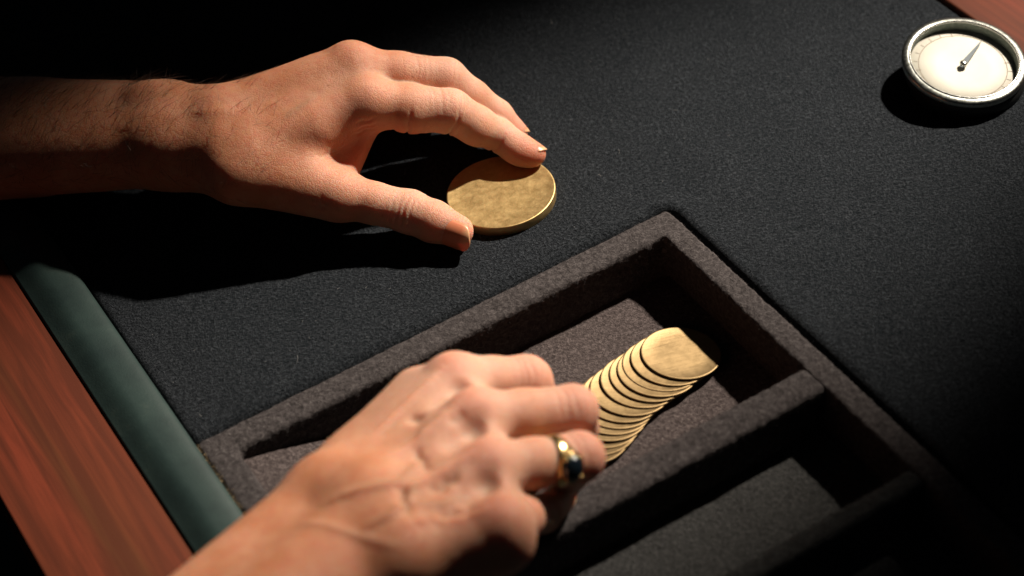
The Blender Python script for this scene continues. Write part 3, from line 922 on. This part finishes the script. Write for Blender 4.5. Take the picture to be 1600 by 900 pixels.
# ------------------------------------------------------------------ brass disc
def place(o, loc_mm, normal=(0, 0, 1), spin=0.0):
    n = Vector(normal).normalized()
    q = Vector((0, 0, 1)).rotation_difference(n)
    o.matrix_world = Matrix.Translation(Vector(loc_mm) * MM) @ (q.to_matrix() @ Matrix.Rotation(spin, 3, 'Z')).to_4x4()
    return o
def disc_profile(R, t, b, rim=0.5, dip=0.03):
    return [(0, 0), (R - b, 0), (R - b * .3, b * .3), (R, b), (R, t - b), (R - b * .3, t - b * .3), (R - b, t), (R - b - rim * .7, t), (R - b - rim, t - dip), (R * .55, t - dip), (0, t - dip)]
def disc_obj(name, R, t, b, mat, n=128, rim=0.5, dip=0.03):
    V, F = lathe(disc_profile(R, t, b, rim, dip), n)
    o = mesh_obj(name, V, F, mat)
    o.data.polygons.foreach_set('use_smooth', [len(p.vertices) != 3 or True for p in o.data.polygons])
    return o
big = disc_obj('brass_disc', 29.6, 5.8, 0.45, MAT['brass'], 160)
place(big, (2.2, 70.8, 0.0))
tag(big, 'large thick aged brass disc held between the left thumb and fingers on black felt', 'disc')

# ------------------------------------------------------------------ fanned coins
fan = [(79.6, -44.3, -22.3), (73.8, -47.3, -22.7), (69.1, -50.0, -22.7), (66.0, -53.4, -22.7), (61.7, -55.5, -22.9), (56.7, -58.3, -23.1), (50.7, -62.8, -23.2),
       (46.0, -66.0, -23.5), (42.6, -69.1, -23.7), (39.6, -72.3, -23.9), (36.8, -75.7, -24.3), (33.7, -78.9, -24.9), (30.6, -82.8, -25.2), (26.1, -87.5, -25.2)]
proto = disc_obj('coin', 20.5, 0.85, 0.3, MAT['coin'], 96, 0.8, 0.10)
labels = ['full topmost coin at the upper right end of the fan, cut by the tray shadow'] + \
         ['thin brass coin, %s from the upper right end of the coin fan' % w for w in
          ('second', 'third', 'fourth', 'fifth', 'sixth', 'seventh', 'eighth', 'ninth', 'tenth', 'eleventh', 'twelfth', 'thirteenth')] + \
         ['lowest brass coin of the fan, under the right hand fingers']
rs = random.Random(5)
for i, p in enumerate(fan):
    o = proto if i == 0 else proto.copy()
    if i: col.objects.link(o)
    tl = 0.17 * (1 - 0.6 * max(0, i - 9) / 4)
    nrm = -E1 * tl + np.array([0, 0, 1.0]) + np.array([rs.uniform(-.012, .012), rs.uniform(-.012, .012), 0])
    place(o, p, nrm, rs.uniform(0, 6.28))
    tag(o, labels[i], 'coin', 'brass coins fanned in the tray')

# ------------------------------------------------------------------ dial gauge
gauge = empty('dial_gauge')
DN = Vector((0.103, -0.137, 0.985)).normalized()
DC = np.array((265.3, 107.9, 16.0))
place(gauge, DC, DN)
tag(gauge, 'round steel dial gauge with cream face and one needle lying on the felt', 'gauge')
def gpart(name, prof, mat, parent=gauge, n=128):
    V, F = lathe(prof, n)
    return mesh_obj(name, V, F, mat, parent)
gpart('bezel', [(34.0, -3.6), (34.2, -1.8), (33.8, -0.6), (33.1, -0.1), (31.2, 0.35), (30.6, 0.25)], MAT['steel'])
gpart('inner_ring', [(30.65, 0.2), (30.4, 0.75), (29.9, 0.85), (29.5, 0.4), (29.4, -0.3)], MAT['steel_bright'])
gpart('inner_wall', [(29.45, -0.2), (29.3, -1.2), (29.2, -5.9), (28.9, -6.0)], MAT['dark_steel'])
# case: lofted from the tilted bezel down to a flat base on the felt
def gauge_case():
    n = 96; V, F = [], []
    inv = gauge.matrix_world.inverted()
    q = gauge.matrix_world
    rows = []
    for k in range(9):
        t = k / 8; row = []
        for i in range(n):
            a = 2 * math.pi * i / n
            top = q @ Vector((33.7 * math.cos(a) * MM, 33.7 * math.sin(a) * MM, -3.5 * MM))
            e = (top - Vector(DC) * MM); 
            bx = DC[0] + 1.5 + 31.0 * math.cos(a); by = DC[1] - 1.5 + 31.0 * math.sin(a)
            bot = Vector((bx, by, 0.2)) * MM
            bulge = math.sin(t * math.pi) * 0.6 * MM
            p = top.lerp(bot, t); d = Vector((math.cos(a), math.sin(a), 0)); p += d * bulge
            row.append(len(V)); V.append(np.array(inv @ p) / MM)
        rows.append(row)
    for A_, B_ in zip(rows[:-1], rows[1:]):
        for i in range(n):
            j = (i + 1) % n; F.append((A_[i], B_[i], B_[j], A_[j]))
    F.append(tuple(rows[-1][::-1]))
    return mesh_obj('case', V, F, MAT['case'], gauge)
gauge_case()
card = gpart('dial_face', [(0, -5.6), (14, -5.6), (29.0, -5.6), (29.0, -6.6)], MAT['dial'])
def annulus(r0, r1, z): return [(r1, z), (r0, z)]
gpart('dial_ring_line', [(24.1, -5.5), (24.3, -5.45), (24.5, -5.5)], MAT['ink'], card)
for k in range(24):
    a = rad(15 * k)
    long_ = k % 6 == 0
    r0_, r1_ = (23.4 if long_ else 24.7), 27.2
    w_ = 0.16 if long_ else 0.11
    c_, s_ = math.cos(a), math.sin(a)
    V = []
    for zz in (-5.56, -5.44):
        for r_, q_ in ((r0_, -w_), (r1_, -w_), (r1_, w_), (r0_, w_)):
            V.append((r_ * c_ - q_ * s_, r_ * s_ + q_ * c_, zz))
    mesh_obj('tick_mark', V, [(0, 3, 2, 1), (4, 5, 6, 7), (0, 1, 5, 4), (1, 2, 6, 5), (2, 3, 7, 6), (3, 0, 4, 7)], MAT['ink'], card, False)
gl = gpart('glass', [(0, -0.9), (29.1, -0.9)], MAT['glass'])
# needle, pointing up and to the right
def needle():
    inv = gauge.matrix_world.inverted()
    tip = np.array(inv @ (Vector((283.6, 129.9, 11.5)) * MM)) / MM
    base = np.array(inv @ (Vector((267.1, 111.1, 9.5)) * MM)) / MM
    d = tip[:2] - np.array((0, 0)); d = d / np.linalg.norm(d); n_ = np.array((-d[1], d[0]))
    V = []
    for zz in (-3.6, -3.2):
        for s_, w_ in ((-3.0, 0.9), (0, 1.7), (3, 1.5), (20, 0.35), (22.2, 0.06)):
            for sg in (-1, 1):
                p = d * s_ + n_ * w_ * sg
                V.append((p[0], p[1], zz))
    F = []
    for i in range(4):
        a = i * 2
        F.append((10 + a, 10 + a + 1, 10 + a + 3, 10 + a + 2)); F.append((a, a + 2, a + 3, a + 1))
        F.append((a, 10 + a, 12 + a, a + 2)); F.append((a + 1, a + 3, 13 + a, 11 + a))
    F.append((0, 1, 11, 10)); F.append((8, 18, 19, 9))
    return mesh_obj('needle', V, F, MAT['needle'], gauge, False)
nd = needle()
gpart('hub', [(0, -5.6), (1.3, -5.6), (1.3, -3.6), (2.1, -3.4), (2.2, -2.9), (1.7, -2.2), (0.9, -1.85), (0, -1.8)], MAT['steel_bright'], nd, 40)

# ------------------------------------------------------------------ finger ring
ring = empty('finger_ring')
c_ = RM4 * 0.28 + RP4 * 0.72
ax_, n_, b_ = frame(RP4 - RM4 + np.array((2, 6, 0)), (0.34, -0.84, 0.44))
if b_[1] < 0: pass
R3 = Matrix([[b_[i], n_[i], ax_[i]] for i in range(3)])     # local x: across, y: away from the finger, z: along it
ring.matrix_world = Matrix.Translation(Vector(c_) * MM) @ R3.to_4x4()
tag(ring, 'gold ring with an oval dark stone worn on the right hand', 'ring')
def band():
    V, F = [], []; n = 72; m = 10
    for i in range(n):
        a = 2 * math.pi * i / n
        up_ = max(0, math.sin(a)) ** 3
        hw = 2.6 + 3.4 * up_
        for j in range(m):
            t = 2 * math.pi * j / m
            r = 11.35 + (0.9 + 0.5 * up_) * math.cos(t) * (1 if math.cos(t) > 0 else .3)
            V.append((r * math.cos(a), r * math.sin(a), hw * math.sin(t)))
    for i in range(n):
        for j in range(m):
            F.append((i * m + j, ((i + 1) % n) * m + j, ((i + 1) % n) * m + (j + 1) % m, i * m + (j + 1) % m))
    return mesh_obj('band', V, F, MAT['gold'], ring)
band()
def oval(name, prof, mat, sx, sz, n=40, smooth=True):
    V, F = lathe(prof, n)
    V = [(x * sx, 11.6 + zz, y * sz) for x, y, zz in V]
    F = [f[::-1] for f in F]
    return mesh_obj(name, V, F, mat, ring, smooth)
oval('bezel', [(3.2, -0.8), (4.5, 0.6), (4.9, 2.2), (4.6, 3.0), (4.0, 2.9), (3.8, 1.4)], MAT['gold'], 1.5, 1.3)
oval('gemstone', [(4.05, 2.2), (4.0, 3.2), (3.7, 4.2), (3.1, 5.1), (2.2, 5.8), (1.1, 6.15), (0, 6.25)], MAT['stone'], 1.5, 1.3, 14, True)

for k in range(4):
    a = math.pi / 4 + k * math.pi / 2
    V, F = lathe([(0, 1.0), (0.55, 0.9), (0.8, 0.3), (0.75, -1.5), (0, -1.6)], 12)
    V = [(x + 6.3 * math.cos(a), 11.6 + 3.4 + z_, y + 5.4 * math.sin(a)) for x, y, z_ in V]
    mesh_obj('claw', V, [f[::-1] for f in F], MAT['gold'], ring)

# ------------------------------------------------------------------ hair, fibres, lint
def strands(name, roots, dirs, normals, lengths, width, mat, parent=None, seg=4, lift=0.35, curl=0.5, seed=1, keep=None):
    """thin three-sided hairs that lie along dirs and lift off along normals; one mesh"""
    rs = np.random.RandomState(seed); V, F = [], []
    for p, d, n, L in zip(roots, dirs, normals, lengths):
        s = np.cross(d, n); w = rs.uniform(-curl, curl); l = lift * rs.uniform(0.5, 1.5)
        base = len(V)
        for i in range(seg + 1):
            t = i / seg
            q = p + d * (L * t) + n * (L * l * t * (1 - 0.55 * t) + 0.08) + s * (L * w * t * t * 0.5)
            r = width * (1 - 0.85 * t)
            for k in range(3):
                a = 2.094 * k
                V.append(q + s * (r * math.cos(a)) + n * (r * math.sin(a)))
        for i in range(seg):
            for k in range(3):
                k2 = (k + 1) % 3
                F.append((base + i * 3 + k, base + i * 3 + k2, base + i * 3 + 3 + k2, base + i * 3 + 3 + k))
    o = quad_mesh(name, np.array(V), np.array(F), mat, parent)
    o['kind'] = 'stuff'
    return o

def arm_hair(P, N, obj, mask, count, heading, lmin, lmax, seed, width=0.07):
    rs = np.random.RandomState(seed)
    idx = np.where(mask)[0]; idx = rs.choice(idx, min(count, len(idx)), replace=False)
    hd = np.array(heading, float)
    D = hd + rs.normal(0, 0.32, (len(idx), 3)); n = N[idx]
    D -= n * (D * n).sum(1)[:, None]; D /= np.linalg.norm(D, axis=1)[:, None]
    return strands('arm_hair', P[idx], D, n, rs.uniform(lmin, lmax, len(idx)), width, MAT['hair'], obj, 5, 0.22, 0.7, seed)
f_ = np.clip((-120 - LP[:, 0]) / 60, 0, 1)
rs_ = np.random.RandomState(77)
arm_hair(LP, LN, LEFT, (LP[:, 0] < -108) & (LP[:, 0] > -268) & (LN[:, 2] > -0.2) & (rs_.rand(len(LP)) < (0.2 + 0.8 * f_)), 1000, (0.60, 0.55, 0.22), 7, 17, 5, 0.08)
mask = (np.linalg.norm(LP - np.array((-32.1, 130.1, 58.0)), axis=1) < 11) & (LN[:, 1] > 0.0)
arm_hair(LP, LN, LEFT, mask, 40, (0.6, 0.5, 0.4), 3, 6, 6)

sel_ = np.where((LP[:, 0] < -140) & (LP[:, 0] > -240) & (LN[:, 1] < -0.72) & (np.abs(LN[:, 2]) < 0.5))[0]
sel_ = np.random.RandomState(9).choice(sel_, min(26, len(sel_)), replace=False)
D_ = np.array([0.75, -0.3, 0.25]) + np.random.RandomState(10).normal(0, 0.25, (len(sel_), 3)); D_ /= np.linalg.norm(D_, axis=1)[:, None]
strands('arm_hair', LP[sel_], D_, LN[sel_], np.random.RandomState(11).uniform(3, 7, len(sel_)), 0.05, MAT['lint'], LEFT, 5, 0.8, 0.1, 12)  # hairs along the shaded edge, glint of light painted by the pale colour

def fibres(name, P, N, count, L0, L1, width, mat, parent, seed):
    """short single-triangle felt fibres standing off a surface, one mesh"""
    rs = np.random.RandomState(seed)
    k = rs.randint(0, len(P), count)
    p = P[k] + rs.normal(0, 0.35, (count, 3)); n = N[k]
    d = n * 0.55 + rs.normal(0, 0.75, (count, 3)); d /= np.linalg.norm(d, axis=1)[:, None]
    s = np.cross(d, rs.normal(0, 1, (count, 3))); s /= np.linalg.norm(s, axis=1)[:, None]
    L = rs.uniform(L0, L1, count)[:, None]
    p = p - n * 0.25
    V = np.stack([p - s * width, p + s * width, p + d * L], 1).reshape(-1, 3)
    F = np.arange(count * 3).reshape(-1, 3)
    o = quad_mesh(name, V, F, mat, parent); o['kind'] = 'stuff'
    return o

def rim_fibres():
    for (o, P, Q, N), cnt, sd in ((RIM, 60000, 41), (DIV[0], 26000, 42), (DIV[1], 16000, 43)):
        W = to_world(P); Nw = N[:, :1] * E1 + N[:, 1:2] * E2 + N[:, 2:3] * np.array([0, 0, 1.0])
        m = P[:, 2] > -6
        f = fibres('felt_fuzz', W[m], Nw[m], cnt, 0.5, 1.5, 0.06, MAT['tray_felt'], None, sd)
        attach(f)
        f.parent = o; f.matrix_parent_inverse = o.matrix_world.inverted() if False else Matrix.Translation((0, 0, 0))
rim_fibres()

def table_fibres():
    rs = np.random.RandomState(51); n = 210000
    u = rs.uniform(-225, 280, n); v = rs.uniform(-330, 260, n)
    d = hole_dist(u, v)
    w = (d > 0.5) & (rs.rand(n) < np.where(d < 14, 1.0, 0.75))
    u, v, d = u[w], v[w], d[w]
    t = np.clip(1 - d / 6.5, 0, 1)
    zz = -6.5 * (1 - np.sqrt(1 - t ** 2))
    P = to_world(np.stack([u, v, zz], 1))
    N = np.tile(np.array([[0, 0, 1.0]]), (len(P), 1))
    k = int(len(P) * 0.9)
    fibres('felt_fuzz', P[:k], N[:k], k, 0.5, 1.4, 0.07, MAT['felt'], felt, 52)
    fibres('felt_fuzz', P[k:], N[k:], len(P) - k, 0.4, 1.3, 0.055, MAT['felt_light'], felt, 53)
table_fibres()

def lint():
    rs = np.random.RandomState(61); n = 190
    u = rs.uniform(-220, 275, n); v = rs.uniform(-300, -8, n)
    R = to_world(np.stack([u, v, np.full(n, 0.7)], 1))
    sel = rs.rand(n) < 0.9
    a = rs.uniform(0, 6.28, n)
    D = np.stack([np.cos(a), np.sin(a), np.zeros(n)], 1); N = np.tile(np.array([[0, 0, 1.0]]), (n, 1))
    L = rs.uniform(0.5, 1.4, n) + (rs.rand(n) < 0.12) * rs.uniform(2, 6, n)
    f = strands('lint', R[sel], D[sel], N[sel], L[sel], 0.075, MAT['lint'], felt, 5, 0.15, 1.4, 62)
    u = rs.uniform(20, 200, 60); v = rs.uniform(20, 215, 60)
    return f
lint()

def worn_edge():
    rs = np.random.RandomState(71); n = 420
    v = 3 + 58 * rs.rand(n) ** 1.3; u = 279.6 + rs.normal(0, 0.7, n)
    P = to_world(np.stack([u, v, np.full(n, -1.0)], 1)); N = np.tile(E1 * 0.7 + np.array([0, 0, 0.7]), (n, 1))
    fb = fibres('worn_fuzz', P, N, n, 0.6, 1.6, 0.12, MAT['tan_fibre'], None, 72)
    attach(fb); fb.parent = RIM[0]; fb.matrix_parent_inverse = Matrix.Translation((0, 0, 0))
worn_edge()
